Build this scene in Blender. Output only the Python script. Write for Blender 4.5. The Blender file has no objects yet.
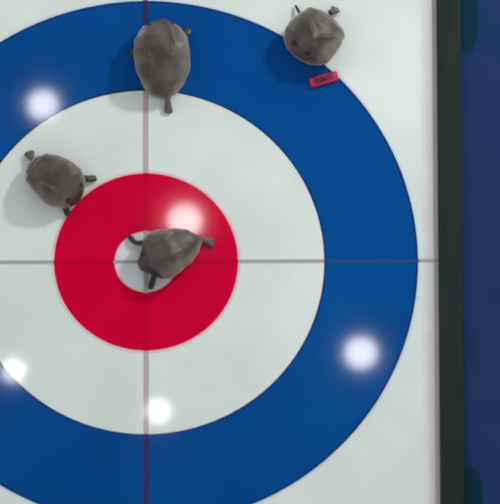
import bpy, bmesh, math, random
from mathutils import Vector, noise
from math import sin, cos, pi, radians as R

sc = bpy.context.scene
col = sc.collection

# ------------------------------------------------------------------ camera
W, H = 500, 504
TILT, DIST, PXM = R(15.6), 90.0, 148.0       # tilt from straight down, distance, pixels per metre
ROLL = R(-0.22)
TARGET = Vector((0.703, 0.066, 0.0))
cam_d = bpy.data.cameras.new('camera'); cam = bpy.data.objects.new('camera', cam_d); col.objects.link(cam)
cam_d.sensor_fit = 'HORIZONTAL'; cam_d.sensor_width = 36
cam_d.lens = 36 * DIST / (W / PXM)
cam_d.dof.use_dof = True; cam_d.dof.focus_distance = DIST + 4.5; cam_d.dof.aperture_fstop = 4.0
cam_d.clip_end = 300; cam_d.clip_start = 1
cam.location = TARGET + DIST * Vector((0, -sin(TILT), cos(TILT)))
from mathutils import Matrix
cam.rotation_euler = (Matrix.Rotation(TILT, 3, 'X') @ Matrix.Rotation(ROLL, 3, 'Z')).to_euler()
sc.camera = cam
CM = cam.rotation_euler.to_matrix()

def G(px, py, z=0.0):
    """where the line of sight of a spot in the photograph meets height z"""
    f = W / (W / PXM) * DIST
    d = CM @ Vector(((px - W/2) / f, -(py - H/2) / f, -1.0))
    t = (z - cam.location.z) / d.z
    return cam.location + d * t

# ------------------------------------------------------------------ materials
def lin(c):
    return tuple(((v/255)/12.92 if v/255 <= .04045 else ((v/255+.055)/1.055)**2.4) for v in c) + (1,)

def new_mat(name, color, rough=.5, ior=1.45):
    m = bpy.data.materials.new(name); m.use_nodes = True
    b = m.node_tree.nodes['Principled BSDF']
    b.inputs['Base Color'].default_value = color
    b.inputs['Roughness'].default_value = rough
    b.inputs['IOR'].default_value = ior
    return m, m.node_tree, b

def N(nt, kind, **kw):
    n = nt.nodes.new(kind)
    for k, v in kw.items(): setattr(n, k, v)
    return n

def mottled(name, c1, c2, scale, rough=.5, ior=1.45, detail=3, lo=.35, hi=.65, bump=0, bscale=60, stretch=(1,1,1)):
    m, nt, b = new_mat(name, c1, rough, ior)
    tc = N(nt, 'ShaderNodeTexCoord'); mp = N(nt, 'ShaderNodeMapping')
    mp.inputs['Scale'].default_value = stretch
    nt.links.new(tc.outputs['Object'], mp.inputs['Vector'])
    no = N(nt, 'ShaderNodeTexNoise'); no.inputs['Scale'].default_value = scale; no.inputs['Detail'].default_value = detail
    nt.links.new(mp.outputs[0], no.inputs['Vector'])
    cr = N(nt, 'ShaderNodeValToRGB')
    cr.color_ramp.elements[0].position = lo; cr.color_ramp.elements[0].color = c1
    cr.color_ramp.elements[1].position = hi; cr.color_ramp.elements[1].color = c2
    nt.links.new(no.outputs['Fac'], cr.inputs[0]); nt.links.new(cr.outputs[0], b.inputs['Base Color'])
    if bump:
        n2 = N(nt, 'ShaderNodeTexNoise'); n2.inputs['Scale'].default_value = bscale; n2.inputs['Detail'].default_value = 4
        nt.links.new(mp.outputs[0], n2.inputs['Vector'])
        bp = N(nt, 'ShaderNodeBump'); bp.inputs['Strength'].default_value = bump; bp.inputs['Distance'].default_value = .01
        nt.links.new(n2.outputs['Fac'], bp.inputs['Height']); nt.links.new(bp.outputs[0], b.inputs['Normal'])
    return m, nt, b

ICE_R, ICE_IOR = .060, 1.36
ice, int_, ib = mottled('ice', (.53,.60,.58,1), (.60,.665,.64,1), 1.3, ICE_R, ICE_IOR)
# ice turns pinkish grey towards the side board
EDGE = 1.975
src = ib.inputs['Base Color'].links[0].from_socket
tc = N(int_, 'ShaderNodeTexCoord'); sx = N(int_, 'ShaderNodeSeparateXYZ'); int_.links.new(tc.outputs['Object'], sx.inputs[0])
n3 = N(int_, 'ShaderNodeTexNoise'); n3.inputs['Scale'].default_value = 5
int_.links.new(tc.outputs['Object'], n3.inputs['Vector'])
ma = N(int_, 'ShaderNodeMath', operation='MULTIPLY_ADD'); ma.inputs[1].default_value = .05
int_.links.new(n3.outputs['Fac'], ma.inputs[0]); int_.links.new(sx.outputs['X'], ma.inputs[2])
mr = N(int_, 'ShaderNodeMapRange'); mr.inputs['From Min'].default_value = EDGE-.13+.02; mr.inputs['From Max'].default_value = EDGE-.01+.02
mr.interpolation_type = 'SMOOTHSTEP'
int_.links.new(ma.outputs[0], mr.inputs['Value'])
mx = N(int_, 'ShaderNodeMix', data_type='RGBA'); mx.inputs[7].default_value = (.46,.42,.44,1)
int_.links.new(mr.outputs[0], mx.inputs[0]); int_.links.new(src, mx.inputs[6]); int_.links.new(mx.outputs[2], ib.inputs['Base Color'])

button_m, _, _ = mottled('button_ice', (.50,.53,.55,1), (.56,.60,.61,1), 6, ICE_R, ICE_IOR)
blue_m, _, _ = mottled('blue_ring_paint', (.002,.050,.215,1), (.002,.066,.255,1), 1.1, ICE_R, ICE_IOR, lo=.3, hi=.7)
edge_m, _, _ = mottled('navy_ring_edge', (.006,.03,.12,1), (.008,.04,.15,1), 9, ICE_R, ICE_IOR)
red_m, _, _ = mottled('red_ring_paint', (.49,.0004,.030,1), (.54,.0004,.034,1), 2, ICE_R, ICE_IOR)

fringe_m, _, _ = mottled('pale_pink_bleed', (.62,.42,.47,1), (.60,.50,.53,1), 4, ICE_R, ICE_IOR)  # halo colours that imitate colour bleed at the ring edges
bfringe_m, _, _ = mottled('pale_blue_bleed', (.42,.53,.64,1), (.53,.60,.63,1), 3, ICE_R, ICE_IOR)
def line_mat(name, stops):
    """a thin painted line: its own colour over each ring it crosses (distance from the house centre)"""
    m, nt, b = new_mat(name, (1,1,1,1), ICE_R, ICE_IOR)
    tc = N(nt, 'ShaderNodeTexCoord')
    ln = N(nt, 'ShaderNodeVectorMath', operation='LENGTH'); nt.links.new(tc.outputs['Object'], ln.inputs[0])
    dv = N(nt, 'ShaderNodeMath', operation='DIVIDE'); dv.inputs[1].default_value = 4.0
    nt.links.new(ln.outputs['Value'], dv.inputs[0])
    cr = N(nt, 'ShaderNodeValToRGB'); cr.color_ramp.interpolation = 'CONSTANT'
    els = cr.color_ramp.elements
    els[0].position = 0; els[0].color = stops[0][1]
    els[1].position = stops[1][0]/4; els[1].color = stops[1][1]
    for p, c in stops[2:]:
        e = els.new(p/4); e.color = c
    nt.links.new(dv.outputs[0], cr.inputs[0]); nt.links.new(cr.outputs[0], b.inputs['Base Color'])
    return m
RB, R1, R2, R3 = .212, .622, 1.207, 1.838      # button, red, white, blue radii
tee_m = line_mat('tee_line_paint', [(0,(.30,.29,.30,1)), (RB,(.43,.0005,.030,1)), (R1,(.32,.30,.32,1)), (R2-.004,(.018,.062,.19,1)), (R3,(.33,.29,.31,1))])
cen_m = line_mat('center_line_paint', [(0,(.30,.29,.30,1)), (RB,(.46,.0005,.030,1)), (R1,(.33,.30,.315,1)), (R2-.008,(.016,.035,.13,1)), (R3,(.40,.33,.36,1))])
cen2_m = line_mat('center_line_stripe', [(0,(.30,.29,.30,1)), (RB,(.47,.0005,.031,1)), (R1,(.42,.34,.37,1)), (R2-.008,(.06,.018,.065,1)), (R3,(.42,.33,.37,1))])
board_m, _, _ = mottled('dark_green_rubber', (.011,.020,.018,1), (.016,.024,.021,1), 3, .8, 1.15, stretch=(4,.6,1), bump=.3)
carpet_m, cnt, cb = mottled('navy_carpet', (.009,.027,.092,1), (.012,.031,.102,1), 4, .95, 1.15, bump=.4, bscale=250)
pink_m, _, _ = mottled('red_broom_fabric', (.26,.003,.035,1), (.44,.008,.07,1), 22, .55, 1.45, bump=.2, bscale=200)
dark_m, _, _ = mottled('dark_plastic', (.10,.004,.03,1), (.16,.006,.04,1), 20, .4)
fur_m, fnt, fb = mottled('wet_grey_brown_fur', (.024,.018,.014,1), (.084,.067,.056,1), 6, .50, 1.5, detail=4, lo=.36, hi=.70, bump=.22, bscale=38)
fb.inputs['Sheen Weight'].default_value = .8; fb.inputs['Sheen Roughness'].default_value = .35; fb.inputs['Sheen Tint'].default_value = (.9,.86,.84,1)
# darker along the back, paler towards the flanks
fa = N(fnt, 'ShaderNodeAttribute', attribute_name='flank')
fsrc = fb.inputs['Base Color'].links[0].from_socket
fm = N(fnt, 'ShaderNodeMix', data_type='RGBA'); fm.inputs[7].default_value = (.155,.133,.118,1)
fnt.links.new(fa.outputs['Fac'], fm.inputs[0]); fnt.links.new(fsrc, fm.inputs[6]); fnt.links.new(fm.outputs[2], fb.inputs['Base Color'])
flip_m, _, _ = mottled('black_flipper_skin', (.008,.010,.010,1), (.022,.022,.022,1), 20, .4, 1.45, bump=.2)
tail_m, _, _ = mottled('grey_hind_flipper_skin', (.05,.045,.043,1), (.10,.09,.088,1), 20, .45, 1.45, bump=.2)
face_m, _, _ = mottled('dark_face_fur', (.018,.014,.018,1), (.05,.042,.045,1), 14, .4, 1.45, bump=.4)
eye_m, _, _ = mottled('black_eye', (.003,.003,.003,1), (.006,.005,.005,1), 5, .08, 1.45)

# ------------------------------------------------------------------ helpers
def link(name, bm, mat, parent=None, smooth=False):
    me = bpy.data.meshes.new(name); bm.normal_update(); bm.to_mesh(me); bm.free()
    if mat: me.materials.append(mat)
    for p in me.polygons: p.use_smooth = smooth
    o = bpy.data.objects.new(name, me); col.objects.link(o)
    if parent: o.parent = parent
    return o

def rect(bm, x0, y0, x1, y1, z):
    bm.faces.new([bm.verts.new(v) for v in ((x0,y0,z),(x1,y0,z),(x1,y1,z),(x0,y1,z))])

def annulus(bm, r0, r1, z, n=256):
    if r0 <= 0:
        bm.faces.new([bm.verts.new((r1*cos(2*pi*i/n), r1*sin(2*pi*i/n), z)) for i in range(n)]); return
    a = [bm.verts.new((r0*cos(2*pi*i/n), r0*sin(2*pi*i/n), z)) for i in range(n)]
    b = [bm.verts.new((r1*cos(2*pi*i/n), r1*sin(2*pi*i/n), z)) for i in range(n)]
    for i in range(n):
        j = (i+1) % n
        bm.faces.new((a[i], b[i], b[j], a[j]))

def box(bm, x0, x1, y0, y1, z0, z1, bev=0, seg=3):
    r = bmesh.ops.create_cube(bm, size=1)
    for v in r['verts']:
        v.co = Vector(((x0+x1)/2+v.co.x*(x1-x0), (y0+y1)/2+v.co.y*(y1-y0), (z0+z1)/2+v.co.z*(z1-z0)))
    if bev:
        es = list({e for v in r['verts'] for e in v.link_edges})
        bmesh.ops.bevel(bm, geom=es, offset=bev, segments=seg, affect='EDGES', profile=.5)

# ------------------------------------------------------------------ the ice with its painted house
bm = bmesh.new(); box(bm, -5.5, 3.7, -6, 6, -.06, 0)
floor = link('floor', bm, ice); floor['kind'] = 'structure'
floor['label'] = 'white curling ice with blue and red painted target rings'
bm = bmesh.new(); annulus(bm, R2, R3, .0006)
ring = link('blue_ring', bm, blue_m, floor); ring['label'] = 'wide blue outer ring'
bm = bmesh.new(); annulus(bm, R2-.003, R2+.012, .0008); annulus(bm, R3-.016, R3+.001, .0008)
link('ring_edge', bm, edge_m, ring)
bm = bmesh.new(); annulus(bm, RB, R1, .0006)
o = link('red_ring', bm, red_m, floor); o['label'] = 'crimson inner ring'
bm = bmesh.new(); annulus(bm, R1, R1+.018, .0005); annulus(bm, RB-.016, RB, .0007)  # added pink halo of colour bleed, no paint of the house
link('bleed_fringe', bm, fringe_m, o)['label'] = 'pale pink fringe'
bm = bmesh.new(); annulus(bm, R3, R3+.016, .0005)  # added blue halo of colour bleed outside the ring
link('bleed_fringe', bm, bfringe_m, ring)['label'] = 'pale blue fringe'
bm = bmesh.new(); annulus(bm, 0, RB, .0006)
o = link('button', bm, button_m, floor); o['label'] = 'small white centre circle'
bm = bmesh.new(); rect(bm, -5.5, -.0125, EDGE, .0125, .0012)
o = link('tee_line', bm, tee_m, floor); o['label'] = 'grey line across the target'
bm = bmesh.new(); rect(bm, -.0165, -6, .0165, 6, .0016)
o = link('center_line', bm, cen_m, floor); o['label'] = 'grey line up the target'
bm = bmesh.new(); rect(bm, -.008, -6, .008, 6, .0019)
link('line_stripe', bm, cen2_m, o)

# side board and carpet
BH = .05
def tapered(name, mat, z0, z1, xl, xr, bev):
    bm = bmesh.new(); box(bm, xl, xr, -6, 6, z0, z1, bev); return link(name, bm, mat, None, False)
board = tapered('side_board', board_m, 0, BH, EDGE, EDGE+.163, .008)
board['label'] = 'long dark green rubber side board running down the right edge of the ice'; board['category'] = 'side board'
carpet = tapered('carpet', carpet_m, 0, .008, EDGE+.163, 3.7, .002)
carpet['label'] = 'navy blue carpet to the right of the dark green side board'; carpet['category'] = 'carpet'
# teal worn patches of the carpet beside the board
teal = (.003,.024,.045,1)
srcs = cb.inputs['Base Color'].links[0].from_socket
tcn = N(cnt, 'ShaderNodeTexCoord'); nz = N(cnt, 'ShaderNodeTexNoise'); nz.inputs['Scale'].default_value = 3.5; nz.inputs['Detail'].default_value = 4
cnt.links.new(tcn.outputs['Object'], nz.inputs['Vector'])
for (cx, cy, rx, ry) in ((469, 18, .07, .26), (468, 498, .10, .24)):
    p = G(cx, cy)
    vs = N(cnt, 'ShaderNodeVectorMath', operation='SUBTRACT'); vs.inputs[1].default_value = (p.x, p.y, 0)
    cnt.links.new(tcn.outputs['Object'], vs.inputs[0])
    vm = N(cnt, 'ShaderNodeVectorMath', operation='MULTIPLY'); vm.inputs[1].default_value = (1/rx, 1/ry, 0)
    cnt.links.new(vs.outputs[0], vm.inputs[0])
    le = N(cnt, 'ShaderNodeVectorMath', operation='LENGTH'); cnt.links.new(vm.outputs[0], le.inputs[0])
    ad = N(cnt, 'ShaderNodeMath', operation='ADD'); cnt.links.new(le.outputs['Value'], ad.inputs[0]); cnt.links.new(nz.outputs['Fac'], ad.inputs[1])
    m2 = N(cnt, 'ShaderNodeMapRange'); m2.inputs['From Min'].default_value = 1.35; m2.inputs['From Max'].default_value = 1.55
    m2.inputs['To Min'].default_value = 1; m2.inputs['To Max'].default_value = 0
    cnt.links.new(ad.outputs[0], m2.inputs['Value'])
    mm = N(cnt, 'ShaderNodeMix', data_type='RGBA'); mm.inputs[7].default_value = teal
    cnt.links.new(m2.outputs[0], mm.inputs[0]); cnt.links.new(srcs, mm.inputs[6]); srcs = mm.outputs[2]
cnt.links.new(srcs, cb.inputs['Base Color'])

# ------------------------------------------------------------------ seals
def loft(bm, secs, n=28):
    """secs: (centre, side vector, up vector) ; superellipse rings, closed ends"""
    rings = []
    for c, s, u in secs:
        rings.append([bm.verts.new(c + s*cos(2*pi*i/n) + u*sin(2*pi*i/n)) for i in range(n)])
    for a, b in zip(rings, rings[1:]):
        for i in range(n):
            j = (i+1) % n
            bm.faces.new((a[i], a[j], b[j], b[i]))
    bm.faces.new(rings[0][::-1]); bm.faces.new(rings[-1])

def paddle(bm, pts, widths, thick, n=14):
    """a flipper: flat tapered blade through the points"""
    secs = []
    for i, p in enumerate(pts):
        d = (pts[min(i+1, len(pts)-1)] - pts[max(i-1, 0)]).normalized()
        side = d.cross(Vector((0,0,1))).normalized()
        up = side.cross(d).normalized()
        secs.append((p, side*widths[i], up*thick[i]))
    loft(bm, secs, n)

def smooth_interp(tab, x):
    for (x0, *a), (x1, *b) in zip(tab, tab[1:]):
        if x <= x1:
            t = (x-x0)/(x1-x0); t = t*t*(3-2*t)*.5 + t*.5
            return [p+(q-p)*t for p, q in zip(a, b)]
    return list(tab[-1][1:])

def seal(label, tail_px, nose_px, prof, flips, tailf, seed, hump=1.0, bend=0.0, zlift=0.0, face=.80, eye=(.895,.62,.0125), folds=()):
    """tail_px / nose_px: ends of the trunk on the ice. prof: (t, half width, height of back, belly height).
    flips: list of (base, tip) in metres (local); tailf: (tip, spread)"""
    A, B = G(*tail_px, .08), G(*nose_px, .08)
    A.z = B.z = 0
    ax = (B - A); L = ax.length; ang = math.atan2(ax.y, ax.x)
    org = (A+B)/2
    inv = Matrix.Rotation(-ang, 3, 'Z')
    def loc(px, py, z):
        p = G(px, py, z); q = inv @ (p - org); q.z = z; return q
    bm = bmesh.new()
    secs = []
    K = 30
    for k in range(K+1):
        t = k/K
        w, top, bot = smooth_interp(prof, t)
        x = -L/2 + L*t
        y = bend*4*t*(1-t)
        c = Vector((x, y, (top+bot)/2))
        secs.append((c, Vector((0, w, 0)), Vector((0, 0, (top-bot)/2))))
    loft(bm, secs, 36)
    fl = []
    for (b, m, t, w, zb) in flips:
        pb, pm, pt = loc(*b, zb), loc(*m, zb*.6+.012), loc(*t, .016)
        mid1 = (pb+pm)/2; mid2 = (pm+pt)/2
        pts = [pb, mid1, pm, mid2, pt - (pt-pm)*.08, pt]
        paddle(bm, pts, [w*1.1, w*1.0, w*.95, w*1.05, w*.85, w*.35], [.016,.014,.012,.010,.009,.006])
        fl.append([pb+(pm-pb)*.45, pm, pt, w*1.5])
    tl = []
    for (b, t, w, zb, zt) in tailf:
        pb, pt = loc(*b, zb), loc(*t, zt)
        pts = [pb + (pt-pb)*f for f in (0, .35, .65, .9, 1)]
        paddle(bm, pts, [w*.75, w*.55, w*.8, w*1.05, w*.5], [.022,.016,.011,.009,.005])
        tl.append([pb+(pt-pb)*.15, pb+(pt-pb)*.6, pt, w*1.5])
    bmesh.ops.recalc_face_normals(bm, faces=bm.faces)
    me = bpy.data.meshes.new('tmp'); bm.to_mesh(me); bm.free()
    t = bpy.data.objects.new('tmp', me); col.objects.link(t)
    rm = t.modifiers.new('r', 'REMESH'); rm.mode = 'VOXEL'; rm.voxel_size = .0055
    sm = t.modifiers.new('s', 'SMOOTH'); sm.factor = .5; sm.iterations = 10
    dg = bpy.context.evaluated_depsgraph_get(); dg.update()
    out = bpy.data.meshes.new_from_object(t.evaluated_get(dg), depsgraph=dg)
    bpy.data.objects.remove(t); bpy.data.meshes.remove(me)
    out.name = 'seal'
    # rolls of fat and loose wet fur
    def seg_d(p, a, b):
        ab = b-a; s = max(0, min(1, (p-a).dot(ab)/max(ab.length_squared, 1e-9)))
        return (p-(a+ab*s)).length
    def near(p, lst):
        return min([min(seg_d(p, q[0], q[1]), seg_d(p, q[1], q[2]))/q[3] for q in lst] or [9])
    nrm = [v.normal.copy() for v in out.vertices]
    for v, nn in zip(out.vertices, nrm):
        p = v.co
        if near(p, fl) < 1 or near(p, tl) < 1: continue
        up = max(0, min(1, p.z/.06))
        a = noise.noise(p*8 + Vector((seed*7.3, 0, 0)))*.012*hump + noise.noise(p*22 + Vector((0, seed*3.1, 0)))*.003 + noise.noise(p*60)*.0003
        for (fx, fy, fang, flen, fw, fh) in folds:            # raised folds: place, direction, length, width, height
            q = Vector((p.x-fx*L, p.y-fy)); ca, sa = cos(fang), sin(fang)
            u = q.x*ca+q.y*sa; vv = -q.x*sa+q.y*ca
            a += fh*math.exp(-(u/flen)**2-(vv/fw)**2)*up
        v.co = p + nn*a*up
    at = out.attributes.new('flank', 'FLOAT', 'POINT')
    for i, v in enumerate(out.vertices):
        p = v.co
        w_, t_, b_ = smooth_interp(prof, max(0, min(1, p.x/L+.5)))
        q = abs(p.y)/max(w_, .03) + .30*noise.noise(p*11+Vector((seed*5,0,0)))
        q = max(0, min(1, (q-.55)/.50)); at.data[i].value = q*q*(3-2*q)*.75
    for m in (fur_m, flip_m, tail_m, face_m): out.materials.append(m)
    fx = -L/2+L*face
    we, te, be = smooth_interp(prof, eye[0])
    for f in out.polygons:
        f.use_smooth = True
        c = f.center
        if near(c, fl) < 1 and c.z < .10: f.material_index = 1
        elif near(c, tl) < 1: f.material_index = 2
        elif min((c - Vector((-L/2+L*eye[0], sd*we*eye[1], be+(te-be)*.88))).length for sd in (-1, 1)) < eye[2]*1.7: f.material_index = 3
        elif c.x > fx + .03*noise.noise(c*14+Vector((seed,0,0))): f.material_index = 3
    mz = min(v.co.z for v in out.vertices)
    for v in out.vertices: v.co.z -= mz - .002
    o = bpy.data.objects.new('seal', out); col.objects.link(o)
    o.location = (org.x, org.y, zlift); o.rotation_euler = (0, 0, ang)
    o['label'] = label; o['category'] = 'seal'; o['group'] = 'seals lying on the target rings'
    w, top, bot = smooth_interp(prof, eye[0])
    for sd in (-1, 1):
        e = bmesh.new(); bmesh.ops.create_uvsphere(e, u_segments=16, v_segments=10, radius=eye[2])
        for v in e.verts:
            v.co = v.co + Vector((-L/2+L*eye[0], sd*w*eye[1], bot+(top-bot)*.90))
        link('eye', e, eye_m, o, True)
    return o

# profile rows: (t, half width, back height, belly height)
seal('large grey-brown seal on the blue ring at top centre, tail pointing straight down', (164, 97), (160, 19),
     [(0,.030,.09,.02),(.05,.095,.13,.01),(.16,.145,.19,.0),(.35,.180,.235,.0),(.55,.190,.245,.0),(.72,.180,.225,.0),(.84,.145,.19,.004),(.92,.105,.155,.012),(.97,.065,.115,.03),(1,.022,.08,.05)],
     [((144,44),(136,50),(132,57),.030,.03), ((180,36),(187,33),(189,28),.030,.03)],
     [((167,92),(166.5,114),.020,.05,.014), ((168,92),(170.5,114),.020,.05,.014)],
     1, face=.90, folds=((.30,-.06,.35,.09,.022,.020),(-.1,.10,.1,.2,.03,.012)))
seal('grey seal on the white ring at the left, touching the edge of the crimson ring', (30, 163), (80, 199),
     [(0,.028,.08,.02),(.04,.085,.12,.01),(.14,.130,.165,.0),(.35,.160,.20,.0),(.55,.172,.21,.0),(.72,.165,.20,.0),(.85,.135,.17,.004),(.93,.095,.14,.012),(.98,.055,.10,.03),(1,.022,.08,.05)],
     [((80,178),(88,179),(97,178.5),.026,.03), ((65,204),(66,209),(69,216),.026,.03)],
     [((34,163),(26,152),.026,.045,.016), ((34,163),(30.5,150.5),.026,.045,.016)],
     2, face=.93, folds=((.14,.075,-.9,.09,.018,.020),(.0,-.09,.1,.09,.018,.014)))
seal('grey seal with its head over the small centre circle, tail on crimson ring', (201, 237), (139, 266),
     [(0,.018,.07,.02),(.05,.040,.10,.01),(.16,.090,.145,.0),(.34,.142,.18,.0),(.52,.168,.20,.0),(.68,.174,.20,.0),(.80,.155,.18,.002),(.87,.095,.15,.008),(.94,.062,.12,.02),(1,.028,.085,.04)],
     [((145,243),(135,243),(128,235),.020,.03), ((155,273),(153,279),(150,290),.024,.03)],
     [((199,238),(214.5,240.5),.019,.04,.016), ((199,238.5),(214.5,245.5),.021,.04,.014)],
     3, face=.80, folds=((.08,-.075,.25,.11,.016,.014),(.05,.06,.1,.09,.016,.012)))
seal('round grey-brown seal at the top right, lying across the outer edge of the blue ring', (331, 17), (297, 58),
     [(0,.065,.10,.02),(.05,.125,.15,.01),(.15,.165,.20,.0),(.35,.182,.235,.0),(.55,.190,.245,.0),(.72,.185,.235,.0),(.85,.155,.20,.004),(.93,.115,.16,.012),(.98,.070,.12,.03),(1,.03,.08,.05)],
     [((303,20),(299,12),(295,5),.012,.05), ((318,58),(316,60),(314,62),.020,.03)],
     [((330,13),(335,7),.026,.05,.02), ((330,14),(339,9.5),.026,.05,.02)],
     4, face=2, eye=(.85,.36,.017), folds=((.02,-.02,.9,.07,.018,.020),(-.05,.09,2.4,.07,.018,.016),(.25,.03,.0,.06,.02,.018)))

# ------------------------------------------------------------------ red broom head
p0, p1 = G(310, 84), G(338, 76)
c = (p0+p1)/2; L = (p1-p0).length; ang = math.atan2((p1-p0).y, (p1-p0).x)
root = bpy.data.objects.new('broom_head', None); col.objects.link(root)
root.location = (c.x, c.y, .0012); root.rotation_euler = (0, 0, ang); root.empty_display_size = .1
root['label'] = 'short red broom head lying on the blue ring below the top right seal'; root['category'] = 'broom head'
bm = bmesh.new(); box(bm, -L/2, L/2, -.034, .034, .0, .030, .013, 4)
o = link('pad', bm, pink_m, root, True)
bm = bmesh.new(); box(bm, -L*.34, L*.34, -.017, .017, .022, .036, .006, 3)
o = link('backing_plate', bm, dark_m, root, True); o['label'] = 'dark red backing plate'
bm = bmesh.new()
r = bmesh.ops.create_cone(bm, cap_ends=True, segments=20, radius1=.011, radius2=.009, depth=.03, matrix=Matrix.Translation((0,0,.05)))
link('socket', bm, dark_m, root, True)

# ------------------------------------------------------------------ lamps of the hall (seen mirrored in the ice)
HL = 6.0
def ceiling_lamp(px, py, size, rad):
    p = G(px, py)
    d = (p - cam.location).normalized(); d.z = -d.z           # mirrored line of sight
    q = p + d*(HL/d.z)
    l = bpy.data.lights.new('ceiling_lamp', 'AREA'); l.shape = 'DISK'; l.size = size
    l.energy = rad * pi * pi * (size/2)**2
    l.color = (1, .985, .985)
    o = bpy.data.objects.new('ceiling_lamp', l); col.objects.link(o); o.location = q
for px, py, s, r in ((43,105,.22,40), (185,221,.24,40), (361,353,.23,42), (158,411,.16,44), (13,371,.16,44)):
    ceiling_lamp(px, py, s, r)

# a bank of flood lamps off to the upper right, giving the soft shadows towards the lower left
kl = bpy.data.lights.new('flood_lamp', 'AREA'); kl.shape = 'DISK'; kl.size = .8; kl.energy = 470
ko = bpy.data.objects.new('flood_lamp', kl); col.objects.link(ko)
ko.location = (5.8, 5.6, 5.5)
ko.rotation_euler = (Vector((.9,.6,0))-ko.location).to_track_quat('-Z', 'Y').to_euler()

w = bpy.data.worlds.new('hall'); sc.world = w; w.use_nodes = True
wt = w.node_tree; bg = wt.nodes['Background']
# a dark roof overhead, pale walls and stands all around
wc = N(wt, 'ShaderNodeTexCoord'); wx = N(wt, 'ShaderNodeSeparateXYZ'); wt.links.new(wc.outputs['Generated'], wx.inputs[0])
wr = N(wt, 'ShaderNodeValToRGB'); e = wr.color_ramp.elements
e[0].position = .80; e[0].color = (1.0,1.0,1.0,1); e[1].position = .90; e[1].color = (.03,.035,.04,1)
wt.links.new(wx.outputs['Z'], wr.inputs[0]); wt.links.new(wr.outputs[0], bg.inputs[0]); bg.inputs[1].default_value = 1.0

sc.view_settings.view_transform = 'Standard'; sc.view_settings.look = 'None'
sc.view_settings.gamma = 1; sc.view_settings.use_curve_mapping = False
sc.view_settings.exposure = 0.0
